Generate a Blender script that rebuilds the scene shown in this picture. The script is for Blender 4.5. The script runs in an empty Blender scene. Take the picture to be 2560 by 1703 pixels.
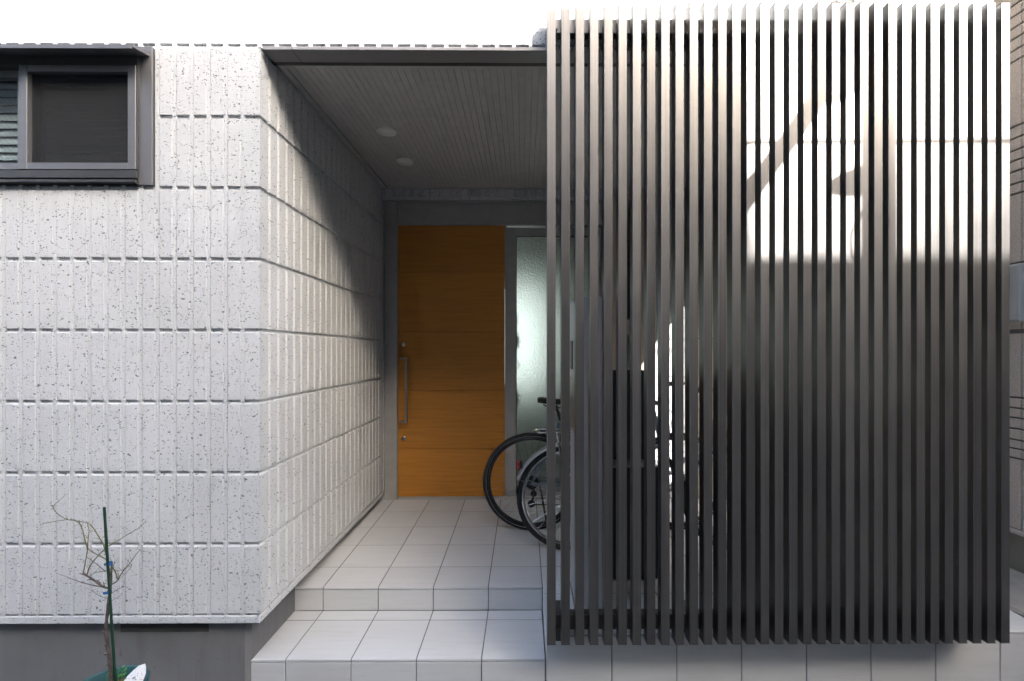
import bpy, bmesh, math, random
from mathutils import Vector, Matrix
R = math.radians
rnd = random.Random(7)
scene = bpy.context.scene
col = scene.collection

# ------------------------------------------------------------------ camera
E = 1.57                       # eye height; all z below are relative to the eye
F, CX, HY, TH = 1185.0, 1317.0, 876.0, math.atan(0.006)
cam_d = bpy.data.cameras.new('camera')
cam = bpy.data.objects.new('camera', cam_d); col.objects.link(cam)
cam.location = (0, 0, E); cam.rotation_euler = (R(90), 0, -TH)
cam_d.sensor_width = 36.0; cam_d.lens = F / 2560 * 36
cam_d.shift_x = -(CX - 1280) / 2560; cam_d.shift_y = (HY - 851.5) / 2560
cam_d.clip_start = 0.05; cam_d.clip_end = 500
scene.camera = cam

# ------------------------------------------------------------------ sky, sun, exposure
SUN = Vector((0.60, -1.0, 0.78)).normalized()          # towards the sun
elev = math.asin(SUN.z); azim = math.atan2(SUN.x, SUN.y)
w = bpy.data.worlds.new('World'); scene.world = w; w.use_nodes = True
nt = w.node_tree; nt.nodes.clear()
sky = nt.nodes.new('ShaderNodeTexSky'); sky.sky_type = 'NISHITA'; sky.sun_disc = False
sky.sun_elevation = elev; sky.sun_rotation = azim
sky.air_density = 1.0; sky.dust_density = 5.0; sky.ozone_density = 1.0
hs = nt.nodes.new('ShaderNodeHueSaturation'); hs.inputs['Saturation'].default_value = 0.95
bg = nt.nodes.new('ShaderNodeBackground'); bg.inputs['Strength'].default_value = 0.15
wo = nt.nodes.new('ShaderNodeOutputWorld')
nt.links.new(sky.outputs[0], hs.inputs['Color']); nt.links.new(hs.outputs[0], bg.inputs['Color'])
nt.links.new(bg.outputs[0], wo.inputs['Surface'])
sd = bpy.data.lights.new('sun', 'SUN'); sd.energy = 3.4; sd.angle = R(0.45); sd.color = (1.0, 0.955, 0.90)
so = bpy.data.objects.new('sun', sd); col.objects.link(so)
so.rotation_euler = SUN.to_track_quat('Z', 'Y').to_euler(); so.location = (3, -6, 9)
scene.render.engine = 'CYCLES'
vs = scene.view_settings
vs.view_transform = 'Standard'; vs.look = 'None'; vs.gamma = 1.0; vs.use_curve_mapping = False
vs.exposure = 2.78
cy = scene.cycles
cy.max_bounces = 8; cy.diffuse_bounces = 3; cy.glossy_bounces = 4; cy.transmission_bounces = 6; cy.transparent_max_bounces = 8
cy.sample_clamp_indirect = 5.0; cy.use_adaptive_sampling = True; cy.adaptive_threshold = 0.03

# ------------------------------------------------------------------ helpers
def X(x, Y):                  # world X of photo column x on the plane at distance Y
    t = (x - CX) / F
    s, c = math.sin(TH), math.cos(TH)
    # x' = X c - Y s ; d = Y c + X s ; x' = t d
    return Y * (s + t * c) / (c - t * s)
def Zr(y, Xw, Y):             # eye-relative z of photo row y at (Xw, Y)
    d = Y * math.cos(TH) + Xw * math.sin(TH)
    return (HY - y) / F * d
def at(x, y, Y):
    xx = X(x, Y); return (xx, Y, Zr(y, xx, Y))

class MB:
    def __init__(s): s.v = []; s.f = []
    def box(s, x0, x1, y0, y1, z0, z1):
        n = len(s.v)
        s.v += [(x0,y0,z0),(x1,y0,z0),(x1,y1,z0),(x0,y1,z0),(x0,y0,z1),(x1,y0,z1),(x1,y1,z1),(x0,y1,z1)]
        s.f += [tuple(n+i for i in q) for q in ((0,3,2,1),(4,5,6,7),(0,1,5,4),(1,2,6,5),(2,3,7,6),(3,0,4,7))]
        return s
    def quad(s, a, b, c, d):
        n = len(s.v); s.v += [a,b,c,d]; s.f.append((n,n+1,n+2,n+3)); return s
    def hexa(s, pts):          # 4 bottom + 4 top corners, ccw seen from above
        n = len(s.v); s.v += [tuple(p) for p in pts]
        s.f += [tuple(n+i for i in q) for q in ((0,3,2,1),(4,5,6,7),(0,1,5,4),(1,2,6,5),(2,3,7,6),(3,0,4,7))]
        return s
    def bbox(s, x0, x1, y0, y1, z0, z1, b):   # box with chamfered edges
        bm = bmesh.new(); bmesh.ops.create_cube(bm, size=1)
        for v in bm.verts:
            v.co = ((x0+x1)/2 + v.co.x*(x1-x0), (y0+y1)/2 + v.co.y*(y1-y0), (z0+z1)/2 + v.co.z*(z1-z0))
        bmesh.ops.bevel(bm, geom=bm.edges[:], offset=b, segments=1, affect='EDGES', profile=0.5)
        s.addbm(bm); return s
    def addbm(s, bm):
        bm.verts.index_update(); n = len(s.v)
        s.v += [tuple(v.co) for v in bm.verts]
        s.f += [tuple(n+v.index for v in f.verts) for f in bm.faces]; bm.free()
    def tube(s, pts, rad, seg=8, closed=False, cap=True):
        pts = [Vector(p) for p in pts]; m = len(pts)
        if not hasattr(rad, '__len__'): rad = [rad]*m
        n = len(s.v); up = None
        for i, p in enumerate(pts):
            if closed: t = pts[(i+1) % m] - pts[i-1]
            else: t = pts[min(i+1, m-1)] - pts[max(i-1, 0)]
            t.normalize()
            if up is None:
                up = Vector((0,0,1)) if abs(t.z) < .9 else Vector((1,0,0))
            u = up - t*up.dot(t)
            if u.length < 1e-5: u = t.orthogonal()
            u.normalize(); up = u; v = t.cross(u)
            for k in range(seg):
                a = 2*math.pi*k/seg
                s.v.append(tuple(p + (u*math.cos(a) + v*math.sin(a))*rad[i]))
        for i in range(m if closed else m-1):
            j = (i+1) % m
            for k in range(seg):
                l = (k+1) % seg
                s.f.append((n+i*seg+k, n+i*seg+l, n+j*seg+l, n+j*seg+k))
        if cap and not closed:
            s.f.append(tuple(n+k for k in range(seg))[::-1]); s.f.append(tuple(n+(m-1)*seg+k for k in range(seg)))
        return s
    def lathe(s, c, prof, seg=32, axis='z'):
        n = len(s.v); m = len(prof)
        for (r, h) in prof:
            for k in range(seg):
                a = 2*math.pi*k/seg
                q = (r*math.cos(a), r*math.sin(a), h)
                if axis == 'y': q = (q[0], q[2], q[1])
                if axis == 'x': q = (q[2], q[0], q[1])
                s.v.append((c[0]+q[0], c[1]+q[1], c[2]+q[2]))
        for i in range(m-1):
            for k in range(seg):
                l = (k+1) % seg
                s.f.append((n+i*seg+k, n+i*seg+l, n+(i+1)*seg+l, n+(i+1)*seg+k))
        return s
    def torus(s, c, Rm, r, seg=56, rs=8, sy=1.0):     # ring in the XZ plane
        n = len(s.v)
        for i in range(seg):
            a = 2*math.pi*i/seg
            for k in range(rs):
                b = 2*math.pi*k/rs
                rr = Rm + r*math.cos(b)
                s.v.append((c[0]+rr*math.cos(a), c[1]+r*sy*math.sin(b), c[2]+rr*math.sin(a)))
        for i in range(seg):
            for k in range(rs):
                j, l = (i+1) % seg, (k+1) % rs
                s.f.append((n+i*rs+k, n+i*rs+l, n+j*rs+l, n+j*rs+k))
        return s
    def mesh(s, name, mat, off=(0,0,0), smooth=False):
        me = bpy.data.meshes.new(name)
        me.from_pydata([(v[0]-off[0], v[1]-off[1], v[2]+E-off[2]) for v in s.v], [], s.f)
        me.materials.append(mat)
        bm = bmesh.new(); bm.from_mesh(me); bmesh.ops.recalc_face_normals(bm, faces=bm.faces[:]); bm.to_mesh(me); bm.free()
        if smooth:
            me.shade_smooth()
            try: me.set_sharp_from_angle(angle=R(40))
            except Exception: pass
        return me
    def build(s, name, mat, parent=None, smooth=False):
        off = WLOC.get(parent.name, (0,0,0)) if parent else (0,0,0)
        o = bpy.data.objects.new(name, s.mesh(name, mat, off, smooth)); col.objects.link(o)
        if parent: o.parent = parent; WLOC[o.name] = off
        else: WLOC[o.name] = (0,0,0)
        return o
WLOC = {}
def tag(o, label=None, cat=None, group=None, kind=None):
    if label: o['label'] = label
    if cat: o['category'] = cat
    if group: o['group'] = group
    if kind: o['kind'] = kind
    return o
def empty(name, loc, label, cat, group=None):
    o = bpy.data.objects.new(name, None); col.objects.link(o)
    o.location = (loc[0], loc[1], loc[2]+E); o.empty_display_size = .1
    WLOC[o.name] = tuple(o.location)
    return tag(o, label, cat, group)
def inst(name, me, parent, loc, rz=0.0):      # a piece sharing mesh data; loc eye-relative world
    o = bpy.data.objects.new(name, me); col.objects.link(o)
    off = WLOC[parent.name]
    o.location = (loc[0]-off[0], loc[1]-off[1], loc[2]+E-off[2]); o.rotation_euler = (0,0,rz); o.parent = parent
    return o
def rawmesh(name, v, f, mat):
    me = bpy.data.meshes.new(name); me.from_pydata(v, [], f); me.materials.append(mat)
    bm = bmesh.new(); bm.from_mesh(me); bmesh.ops.recalc_face_normals(bm, faces=bm.faces[:]); bm.to_mesh(me); bm.free()
    return me

# ------------------------------------------------------------------ materials
class NT:
    def __init__(s, name):
        s.m = bpy.data.materials.new(name); s.m.use_nodes = True
        s.t = s.m.node_tree; s.b = s.t.nodes['Principled BSDF']; s.out = s.t.nodes['Material Output']
    def n(s, typ, **kw):
        nd = s.t.nodes.new(typ)
        for k, v in kw.items():
            if k.startswith('i_'): nd.inputs[k[2:].replace('_', ' ')].default_value = v
            else: setattr(nd, k, v)
        return nd
    def l(s, a, b): s.t.links.new(a, b)
    def pos(s, scale=(1,1,1), rot=(0,0,0)):
        g = s.n('ShaderNodeNewGeometry'); mp = s.n('ShaderNodeMapping')
        mp.inputs['Scale'].default_value = scale; mp.inputs['Rotation'].default_value = rot
        s.l(g.outputs['Position'], mp.inputs['Vector']); return mp.outputs[0]
    def noise(s, vec, scale, detail=3, rough=.5):
        n = s.n('ShaderNodeTexNoise'); n.inputs['Scale'].default_value = scale
        n.inputs['Detail'].default_value = detail; n.inputs['Roughness'].default_value = rough
        s.l(vec, n.inputs['Vector']); return n.outputs['Fac']
    def math(s, op, a, b=None, c=None, clamp=False):
        n = s.n('ShaderNodeMath', operation=op); n.use_clamp = clamp
        for i, q in enumerate((a, b, c)):
            if q is None: continue
            if hasattr(q, 'links'): s.l(q, n.inputs[i])
            else: n.inputs[i].default_value = q
        return n.outputs[0]
    def ramp(s, fac, stops):
        r = s.n('ShaderNodeValToRGB'); cr = r.color_ramp
        cr.elements[0].position, cr.elements[0].color = stops[0][0], (*stops[0][1], 1)
        cr.elements[1].position, cr.elements[1].color = stops[-1][0], (*stops[-1][1], 1)
        for p, c in stops[1:-1]:
            e = cr.elements.new(p); e.color = (*c, 1)
        s.l(fac, r.inputs[0]); return r.outputs[0]
    def mix(s, fac, a, b, mode='MIX'):
        m = s.n('ShaderNodeMix', data_type='RGBA', blend_type=mode)
        for sock, q in ((m.inputs[0], fac), (m.inputs[6], a), (m.inputs[7], b)):
            if hasattr(q, 'links'): s.l(q, sock)
            elif isinstance(q, tuple): sock.default_value = (*q, 1) if len(q) == 3 else q
            else: sock.default_value = q
        return m.outputs[2]
    def bump(s, h, strength, dist=.002):
        b = s.n('ShaderNodeBump'); b.inputs['Strength'].default_value = strength; b.inputs['Distance'].default_value = dist
        s.l(h, b.inputs['Height']); s.l(b.outputs[0], s.b.inputs['Normal']); return b
def simple(name, c, rough=.5, metal=0.0, var=.15, nscale=9, bump=0.0, bscale=200, spec=.5):
    m = NT(name); p = m.pos()
    f = m.noise(p, nscale, 4)
    c2 = tuple(min(1, q*(1+var)) for q in c); c1 = tuple(q*(1-var) for q in c)
    m.l(m.ramp(f, [(.3, c1), (.7, c2)]), m.b.inputs['Base Color'])
    rr = m.math('MULTIPLY_ADD', f, .2*rough, rough*.9); m.l(rr, m.b.inputs['Roughness'])
    m.b.inputs['Metallic'].default_value = metal
    m.b.inputs['Specular IOR Level'].default_value = spec
    if bump: m.bump(m.noise(p, bscale, 3), bump)
    return m.m

def concrete_mat():
    m = NT('precast_concrete'); p = m.pos()
    wn = m.n('ShaderNodeTexNoise'); wn.inputs['Scale'].default_value = 60; m.l(p, wn.inputs['Vector'])
    wv = m.n('ShaderNodeVectorMath', operation='MULTIPLY_ADD'); m.l(wn.outputs['Color'], wv.inputs[0])
    wv.inputs[1].default_value = (.02, .02, .02); m.l(p, wv.inputs[2])
    masks = []
    for sc, thr, gate, rot in ((60, .24, .55, .5), (110, .28, .55, -.6), (30, .15, .40, .2)):
        mp = m.n('ShaderNodeMapping'); mp.inputs['Rotation'].default_value = (rot, rot*.7, rot)
        mp.inputs['Scale'].default_value = (1, 1, 1.7); m.l(wv.outputs[0], mp.inputs['Vector'])
        vo = m.n('ShaderNodeTexVoronoi', feature='F1'); vo.inputs['Scale'].default_value = sc
        m.l(mp.outputs[0], vo.inputs['Vector'])
        sep = m.n('ShaderNodeSeparateColor'); m.l(vo.outputs['Color'], sep.inputs[0])
        th = m.math('MULTIPLY', sep.outputs[1], thr*1.5)
        d = m.math('SUBTRACT', th, vo.outputs['Distance'])
        k = m.math('MULTIPLY', d, 14.0, clamp=True)
        g = m.math('LESS_THAN', sep.outputs[0], gate)
        masks.append(m.math('MULTIPLY', k, g))
    fleck = m.math('MAXIMUM', m.math('MAXIMUM', masks[0], masks[1]), masks[2])
    big = m.noise(p, 1.6, 5, .6); fine = m.noise(p, 260, 3, .6)
    base = m.ramp(big, [(.25, (.492, .511, .524)), (.75, (.582, .604, .620))])
    base = m.mix(m.math('MULTIPLY', fine, .25), base, (.43, .44, .45))
    rv = m.noise(m.pos((4, 4, .7)), 3, 4, .6)      # faint rain streaks
    base = m.mix(m.math('MULTIPLY', m.math('SUBTRACT', rv, .52, clamp=True), .9), base, (.36, .355, .33))
    c = m.mix(m.math('MULTIPLY', fleck, .84), base, (.12, .125, .13))
    m.l(c, m.b.inputs['Base Color']); m.b.inputs['Roughness'].default_value = .85
    m.b.inputs['Specular IOR Level'].default_value = .25
    mid = m.noise(p, 95, 4, .65)
    h = m.math('SUBTRACT', m.math('ADD', m.math('MULTIPLY', fine, .5), mid), m.math('MULTIPLY', fleck, 1.2))
    m.bump(h, .8, .004)
    return m.m
def tile_mat():
    m = NT('porcelain_tile'); p = m.pos()
    oi = m.n('ShaderNodeObjectInfo')
    off = m.n('ShaderNodeVectorMath', operation='MULTIPLY_ADD'); m.l(oi.outputs['Random'], off.inputs[0])
    off.inputs[1].default_value = (7, 3, 5); m.l(p, off.inputs[2])
    mp = m.n('ShaderNodeMapping'); mp.inputs['Rotation'].default_value = (0, R(14), R(14)); mp.inputs['Scale'].default_value = (2.2, 26, 26)
    m.l(off.outputs[0], mp.inputs['Vector'])
    st = m.noise(mp.outputs[0], 2.0, 5, .6)
    cl = m.noise(off.outputs[0], 5, 4, .6)
    c = m.ramp(st, [(.30, (.447, .461, .469)), (.5, (.482, .497, .505)), (.7, (.492, .507, .515))])
    c = m.mix(m.math('MULTIPLY', cl, .35), c, (.47, .484, .49))
    tint = m.math('MULTIPLY_ADD', oi.outputs['Random'], .10, .94)
    sc = m.n('ShaderNodeVectorMath', operation='SCALE'); m.l(c, sc.inputs[0]); m.l(tint, sc.inputs['Scale'])
    dirt = m.math('MULTIPLY', m.math('SUBTRACT', m.noise(p, 1.7, 6, .65), .5, clamp=True), 1.1)
    gr = m.noise(p, 420, 2); spk = m.math('GREATER_THAN', m.noise(p, 140, 2), .74)
    c2 = m.mix(dirt, m.mix(m.math('MULTIPLY', spk, .5), sc.outputs[0], (.25, .24, .23)), (.36, .35, .33))
    m.l(c2, m.b.inputs['Base Color'])
    m.l(m.math('MULTIPLY_ADD', cl, .2, .38), m.b.inputs['Roughness'])
    m.bump(m.math('ADD', m.math('MULTIPLY', st, .6), m.math('MULTIPLY', gr, .2)), .12, .002)
    return m.m
def wood_mat():
    m = NT('door_wood'); p = m.pos((1.2, 1, 24))
    d = m.noise(p, 2.2, 6, .62)
    g2 = m.noise(m.pos((4, 1, 160)), 2.0, 3, .6)
    f = m.math('ADD', m.math('MULTIPLY', d, .75), m.math('MULTIPLY', g2, .25))
    c = m.ramp(f, [(.28, (.34, .136, .016)), (.5, (.44, .180, .022)), (.72, (.51, .215, .029))])
    oi = m.n('ShaderNodeObjectInfo')
    sc = m.n('ShaderNodeVectorMath', operation='SCALE'); m.l(c, sc.inputs[0])
    m.l(m.math('MULTIPLY_ADD', oi.outputs['Random'], .16, .92), sc.inputs['Scale'])
    m.l(sc.outputs[0], m.b.inputs['Base Color']); m.b.inputs['Roughness'].default_value = .5
    m.bump(f, .08, .001)
    return m.m
def slat_mat():
    m = NT('bronze_anodised_aluminium')
    br = m.noise(m.pos((260, 260, .6)), 1.0, 3, .6); cl = m.noise(m.pos(), 6, 4)
    oi = m.n('ShaderNodeObjectInfo')
    c = m.ramp(br, [(.3, (.165, .161, .157)), (.7, (.218, .214, .209))])
    sc = m.n('ShaderNodeVectorMath', operation='SCALE'); m.l(c, sc.inputs[0])
    m.l(m.math('MULTIPLY_ADD', oi.outputs['Random'], .22, .89), sc.inputs['Scale'])
    m.l(sc.outputs[0], m.b.inputs['Base Color'])
    m.b.inputs['Metallic'].default_value = .97
    m.l(m.math('MULTIPLY_ADD', cl, .08, m.math('MULTIPLY_ADD', br, .05, m.math('MULTIPLY_ADD', oi.outputs['Random'], .04, .29))), m.b.inputs['Roughness'])
    return m.m
def plaster_mat(name, c):
    m = NT(name); p = m.pos()
    f = m.noise(p, 3, 5, .6); b = m.noise(p, 110, 5, .7)
    pit = m.math('GREATER_THAN', m.noise(p, 45, 2), .73)
    cc = m.ramp(f, [(.3, tuple(q*.88 for q in c)), (.7, tuple(q*1.1 for q in c))])
    stn = m.math('MULTIPLY', m.math('SUBTRACT', m.noise(m.pos((5, 5, .8)), 2.5, 5, .65), .48, clamp=True), 1.6)
    cc = m.mix(stn, cc, tuple(q*.62 for q in c))
    m.l(m.mix(m.math('MULTIPLY', pit, .4), cc, tuple(q*.5 for q in c)), m.b.inputs['Base Color'])
    m.b.inputs['Roughness'].default_value = .9; m.b.inputs['Specular IOR Level'].default_value = .2
    m.bump(m.math('SUBTRACT', b, pit), .35, .002)
    return m.m
def frosted_mat():
    m = NT('frosted_wired_glass'); p = m.pos()
    vo = m.n('ShaderNodeTexVoronoi', feature='SMOOTH_F1'); vo.inputs['Scale'].default_value = 70
    m.l(m.pos((1, 1, 1), (0, R(35), 0)), vo.inputs['Vector'])
    h = m.math('ADD', vo.outputs['Distance'], m.math('MULTIPLY', m.noise(p, 120, 3), .8))
    m.b.inputs['Base Color'].default_value = (.84, .92, .885, 1)
    m.b.inputs['Transmission Weight'].default_value = 1.0
    m.b.inputs['Roughness'].default_value = .42; m.b.inputs['IOR'].default_value = 1.45
    m.bump(h, .9, .006)
    return m.m
def window_glass_mat():
    m = NT('wired_window_glass')
    g = m.n('ShaderNodeBsdfGlossy'); g.inputs['Roughness'].default_value = .02
    t = m.n('ShaderNodeBsdfTransparent'); t.inputs['Color'].default_value = (.84, .88, .885, 1)
    fr = m.n('ShaderNodeFresnel'); fr.inputs['IOR'].default_value = 1.5
    mx = m.n('ShaderNodeMixShader'); mx.inputs[0].default_value = .09; m.l(t.outputs[0], mx.inputs[1]); m.l(g.outputs[0], mx.inputs[2])
    # wires cast in the glass: two diagonal sets
    geo = m.n('ShaderNodeNewGeometry'); sp = m.n('ShaderNodeSeparateXYZ'); m.l(geo.outputs['Position'], sp.inputs[0])
    w1 = m.math('FRACT', m.math('MULTIPLY', m.math('ADD', sp.outputs[0], sp.outputs[2]), 40.0))
    w2 = m.math('FRACT', m.math('MULTIPLY', m.math('SUBTRACT', sp.outputs[0], sp.outputs[2]), 40.0))
    ww = m.math('MAXIMUM', m.math('LESS_THAN', w1, .05), m.math('LESS_THAN', w2, .03))
    d = m.n('ShaderNodeBsdfDiffuse'); d.inputs['Color'].default_value = (.5, .51, .51, 1)
    m2 = m.n('ShaderNodeMixShader'); m.l(m.math('MULTIPLY', ww, .30), m2.inputs[0]); m.l(mx.outputs[0], m2.inputs[1]); m.l(d.outputs[0], m2.inputs[2])
    m.l(m2.outputs[0], m.out.inputs['Surface'])
    return m.m
def screen_mat():
    m = NT('insect_mesh')
    d = m.n('ShaderNodeBsdfDiffuse'); d.inputs['Color'].default_value = (.035, .037, .040, 1)
    t = m.n('ShaderNodeBsdfTransparent')
    mx = m.n('ShaderNodeMixShader'); f = m.noise(m.pos(), 30, 2)
    m.l(m.math('MULTIPLY_ADD', f, .06, .60), mx.inputs[0]); m.l(t.outputs[0], mx.inputs[1]); m.l(d.outputs[0], mx.inputs[2])
    m.l(mx.outputs[0], m.out.inputs['Surface']); return m.m
def neighbour_mat():
    m = NT('rough_sprayed_siding'); p = m.pos()
    a = m.noise(p, 160, 4, .7); b = m.noise(p, 4, 4)
    c = m.ramp(a, [(.3, (.30, .27, .25)), (.5, (.60, .545, .51)), (.72, (.80, .75, .71))])
    m.l(m.mix(m.math('MULTIPLY', b, .3), c, (.30, .26, .23)), m.b.inputs['Base Color'])
    m.b.inputs['Roughness'].default_value = .9; m.bump(a, .7, .004); return m.m
def asphalt_mat():
    m = NT('asphalt'); p = m.pos(); a = m.noise(p, 180, 3, .7); b = m.noise(p, 1.2, 4)
    m.l(m.mix(m.math('MULTIPLY', b, .4), m.ramp(a, [(.3, (.035,.035,.036)), (.7, (.085,.084,.082))]), (.06,.06,.06)), m.b.inputs['Base Color'])
    m.b.inputs['Roughness'].default_value = .9; m.bump(a, .6, .005); return m.m
def emit_mat(name, c, s):
    m = NT(name); e = m.n('ShaderNodeEmission'); f = m.noise(m.pos(), 2, 2)
    m.l(m.ramp(f, [(.2, tuple(q*.9 for q in c)), (.8, c)]), e.inputs['Color']); e.inputs['Strength'].default_value = s
    m.l(e.outputs[0], m.out.inputs['Surface']); return m.m
def bark_mat():
    m = NT('bark'); p = m.pos((1, 1, .4)); a = m.noise(p, 90, 4, .65)
    m.l(m.ramp(a, [(.3, (.035,.026,.022)), (.6, (.11,.09,.08)), (.8, (.20,.18,.165))]), m.b.inputs['Base Color'])
    m.b.inputs['Roughness'].default_value = .85; m.bump(a, .6, .002); return m.m

M = dict(
    conc=concrete_mat(), tile=tile_mat(), wood=wood_mat(), slat=slat_mat(),
    grout=simple('grout', (.13, .13, .128), .9, bump=.3), found=plaster_mat('grey_foundation_render', (.145, .148, .152)),
    frame=simple('grey_aluminium_frame', (.36, .355, .345), .45, .1, .06, 14),
    frame_dk=simple('dark_aluminium_frame', (.055, .054, .054), .45, .3, .08, 14),
    sash=simple('window_aluminium', (.17, .17, .175), .4, .45, .06, 14),
    fascia=simple('fascia_sheet_metal', (.25, .245, .25), .45, .3, .05, 8),
    soffit=simple('soffit_boards_paint', (.43, .425, .415), .6, 0, .06, 18),
    white=simple('white_fitting', (.72, .71, .69), .4, 0, .05), black=simple('black_plastic', (.012, .012, .012), .45, 0, .3),
    rubber=simple('tyre_rubber', (.014, .014, .015), .7, 0, .25, 40), chrome=simple('polished_aluminium', (.62, .62, .62), .22, 1.0, .08, 30),
    steel=simple('brushed_steel', (.30, .295, .285), .34, .9, .08, 40),
    blueframe=simple('blue_grey_frame_paint', (.16, .22, .27), .3, .4, .08), blackframe=simple('black_frame_paint', (.02, .02, .022), .3, .2, .2),
    silverframe=simple('silver_frame_paint', (.60, .61, .62), .32, .75, .06),
    red=simple('red_reflector', (.35, .015, .02), .2), frosted=frosted_mat(), glass=window_glass_mat(), mesh=screen_mat(),
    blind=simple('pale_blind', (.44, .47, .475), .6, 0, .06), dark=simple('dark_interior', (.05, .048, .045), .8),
    hall=simple('hall_plaster', (.30, .33, .31), .8), glow=emit_mat('hall_daylight_window', (.93, 1.0, .965), .36),
    neigh=neighbour_mat(), plinth=plaster_mat('old_concrete', (.27, .26, .24)), alley=plaster_mat('worn_concrete_paving', (.36, .34, .31)),
    asphalt=asphalt_mat(), box=simple('grey_meter_box_plastic', (.40, .43, .45), .45, 0, .06),
    beige=simple('beige_frame', (.40, .34, .28), .5, 0, .06), cream=plaster_mat('cream_board', (.46, .43, .37)),
    post=simple('silver_post', (.40, .40, .405), .38, .35, .05, 20),
    pot=simple('green_plastic_pot', (.018, .075, .082), .45, 0, .15), soil=simple('potting_soil', (.055, .028, .018), .95, 0, .6, 120, 1.0, 160),
    bark=bark_mat(), twig=simple('green_brown_twig', (.115, .105, .045), .75, 0, .35, 60), stake=simple('green_stake', (.006, .034, .018), .4, 0, .2, 60),
    tie=simple('blue_tape', (.02, .10, .30), .5), leaf=simple('weed_leaf', (.09, .22, .035), .5, 0, .3, 80),
    opp=plaster_mat('opposite_house_render', (.09, .088, .086)), pole=simple('concrete_pole', (.32, .31, .30), .85), cable=simple('cable', (.02, .02, .02), .6),
    roof=simple('roof_metal', (.09, .09, .10), .5, .3))

# ------------------------------------------------------------------ levels
WF = 2.12                        # front face of the concrete wall
WX = -1.177                      # face of the return wall
GR = -E                          # ground
def flz(y): return -1.2585 - .024 * (4.0 - y)     # porch paving falls to the street
CEIL = 1.356

# ------------------------------------------------------------------ ground
g = MB().quad((-120,-120,GR), (120,-120,GR), (120,120,GR), (-120,120,GR)).build('ground', M['asphalt']); tag(g, kind='structure')

# alley paving beside the porch
am = MB(); n = 14
bm = bmesh.new()
am.hexa([(2.445,1.6,GR+.002),(2.93,1.6,GR+.002),(2.93,9,GR+.002),(2.445,9,GR+.002),(2.445,1.6,-1.318),(2.93,1.6,-1.312),(2.93,9,-1.30),(2.445,9,-1.30)])
al = am.build('alley_paving', M['alley']); tag(al, kind='structure')
am = MB(); ys = [1.6 + i*.11 for i in range(40)]
pr = [(2.440+rnd.uniform(-.004,.012), 2.475+rnd.uniform(-.012,.012), rnd.uniform(.004,.012)) for _ in ys]
for i in range(len(ys)-1):
    a, b = pr[i], pr[i+1]
    am.hexa([(a[0],ys[i],-1.33),(a[1],ys[i],-1.33),(b[1],ys[i+1],-1.33),(b[0],ys[i+1],-1.33),
             (a[0],ys[i],-1.308+a[2]),(a[1],ys[i],-1.308+a[2]),(b[1],ys[i+1],-1.308+b[2]),(b[0],ys[i+1],-1.308+b[2])])
tag(am.build('alley_edge_mortar', M['plinth']), kind='structure')

# ------------------------------------------------------------------ porch paving and step (tiles are pieces)
PL, PR, PFR, PF = -1.262, 2.432, 2.178, 2.587     # left, right, front of the raised part, front of the porch landing
SPL = .1005                                        # where the raised platform begins
pf = MB()
def slab(mb, x0, x1, y0, y1, dz):
    mb.hexa([(x0,y0,GR+.001),(x1,y0,GR+.001),(x1,y1,GR+.001),(x0,y1,GR+.001),(x0,y0,flz(y0)+dz),(x1,y0,flz(y0)+dz),(x1,y1,flz(y1)+dz),(x0,y1,flz(y1)+dz)])
slab(pf, SPL+.008, PR-.008, PFR+.010, 4.3, -.0014); slab(pf, PL, SPL+.008, PF+.010, 4.3, -.0014)
floor = pf.build('porch_floor', M['grout']); tag(floor, kind='structure')
TT = .010
def tile_top(parent, x0, x1, y0, y1, zf):
    g = .0026; b = .0010
    a0, a1, c0, c1 = x0+g, x1-g, y0+g, y1-g
    jit = rnd.uniform(-.0006, .0006)
    z = lambda y: zf(y) + jit
    mb = MB(); v = []
    v += [(a0,c0,z(c0)-TT),(a1,c0,z(c0)-TT),(a1,c1,z(c1)-TT),(a0,c1,z(c1)-TT)]
    v += [(a0,c0,z(c0)-b),(a1,c0,z(c0)-b),(a1,c1,z(c1)-b),(a0,c1,z(c1)-b)]
    v += [(a0+b,c0+b,z(c0)),(a1-b,c0+b,z(c0)),(a1-b,c1-b,z(c1)),(a0+b,c1-b,z(c1))]
    mb.v = v; mb.f = [(0,1,5,4),(1,2,6,5),(2,3,7,6),(3,0,4,7),(4,5,9,8),(5,6,10,9),(6,7,11,10),(7,4,8,11),(8,9,10,11)]
    return mb.build('tile', M['tile'], parent)
def tile_riser(parent, x0, x1, y, z0, z1):
    g = .0022; j = rnd.uniform(-.0006, .0006)
    return MB().bbox(x0+g, x1-g, y+j, y+.010, z0+.001, z1-.005, .0012).build('tile', M['tile'], parent)
gx = [-1.095 + .3*i for i in range(12)]
xs_left = [PL] + [x for x in gx if x < SPL-.02] + [SPL]
xs_right = [SPL] + [x for x in gx if SPL+.02 < x < PR-.02] + [PR]
ys_p = [2.822, 3.122, 3.422, 3.722, 4.022]
for i in range(len(xs_left)-1):
    yy = [PF] + ys_p
    for j in range(len(yy)-1):
        if yy[j+1] > 4.01: yy_e = 4.012
        else: yy_e = yy[j+1]
        tile_top(floor, xs_left[i], xs_left[i+1], yy[j], yy_e, flz)
    tile_riser(floor, xs_left[i], xs_left[i+1], PF+.003, -1.419, flz(PF)-TT)
for i in range(len(xs_right)-1):
    yy = [PFR, 2.222, 2.522] + ys_p
    yy = [PFR, 2.522] + ys_p
    for j in range(len(yy)-1):
        tile_top(floor, xs_right[i], xs_right[i+1], yy[j], min(yy[j+1], 4.012), flz)
    tile_riser(floor, xs_right[i], xs_right[i+1], PFR+.003, GR+.008, flz(PFR)-TT)
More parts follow.
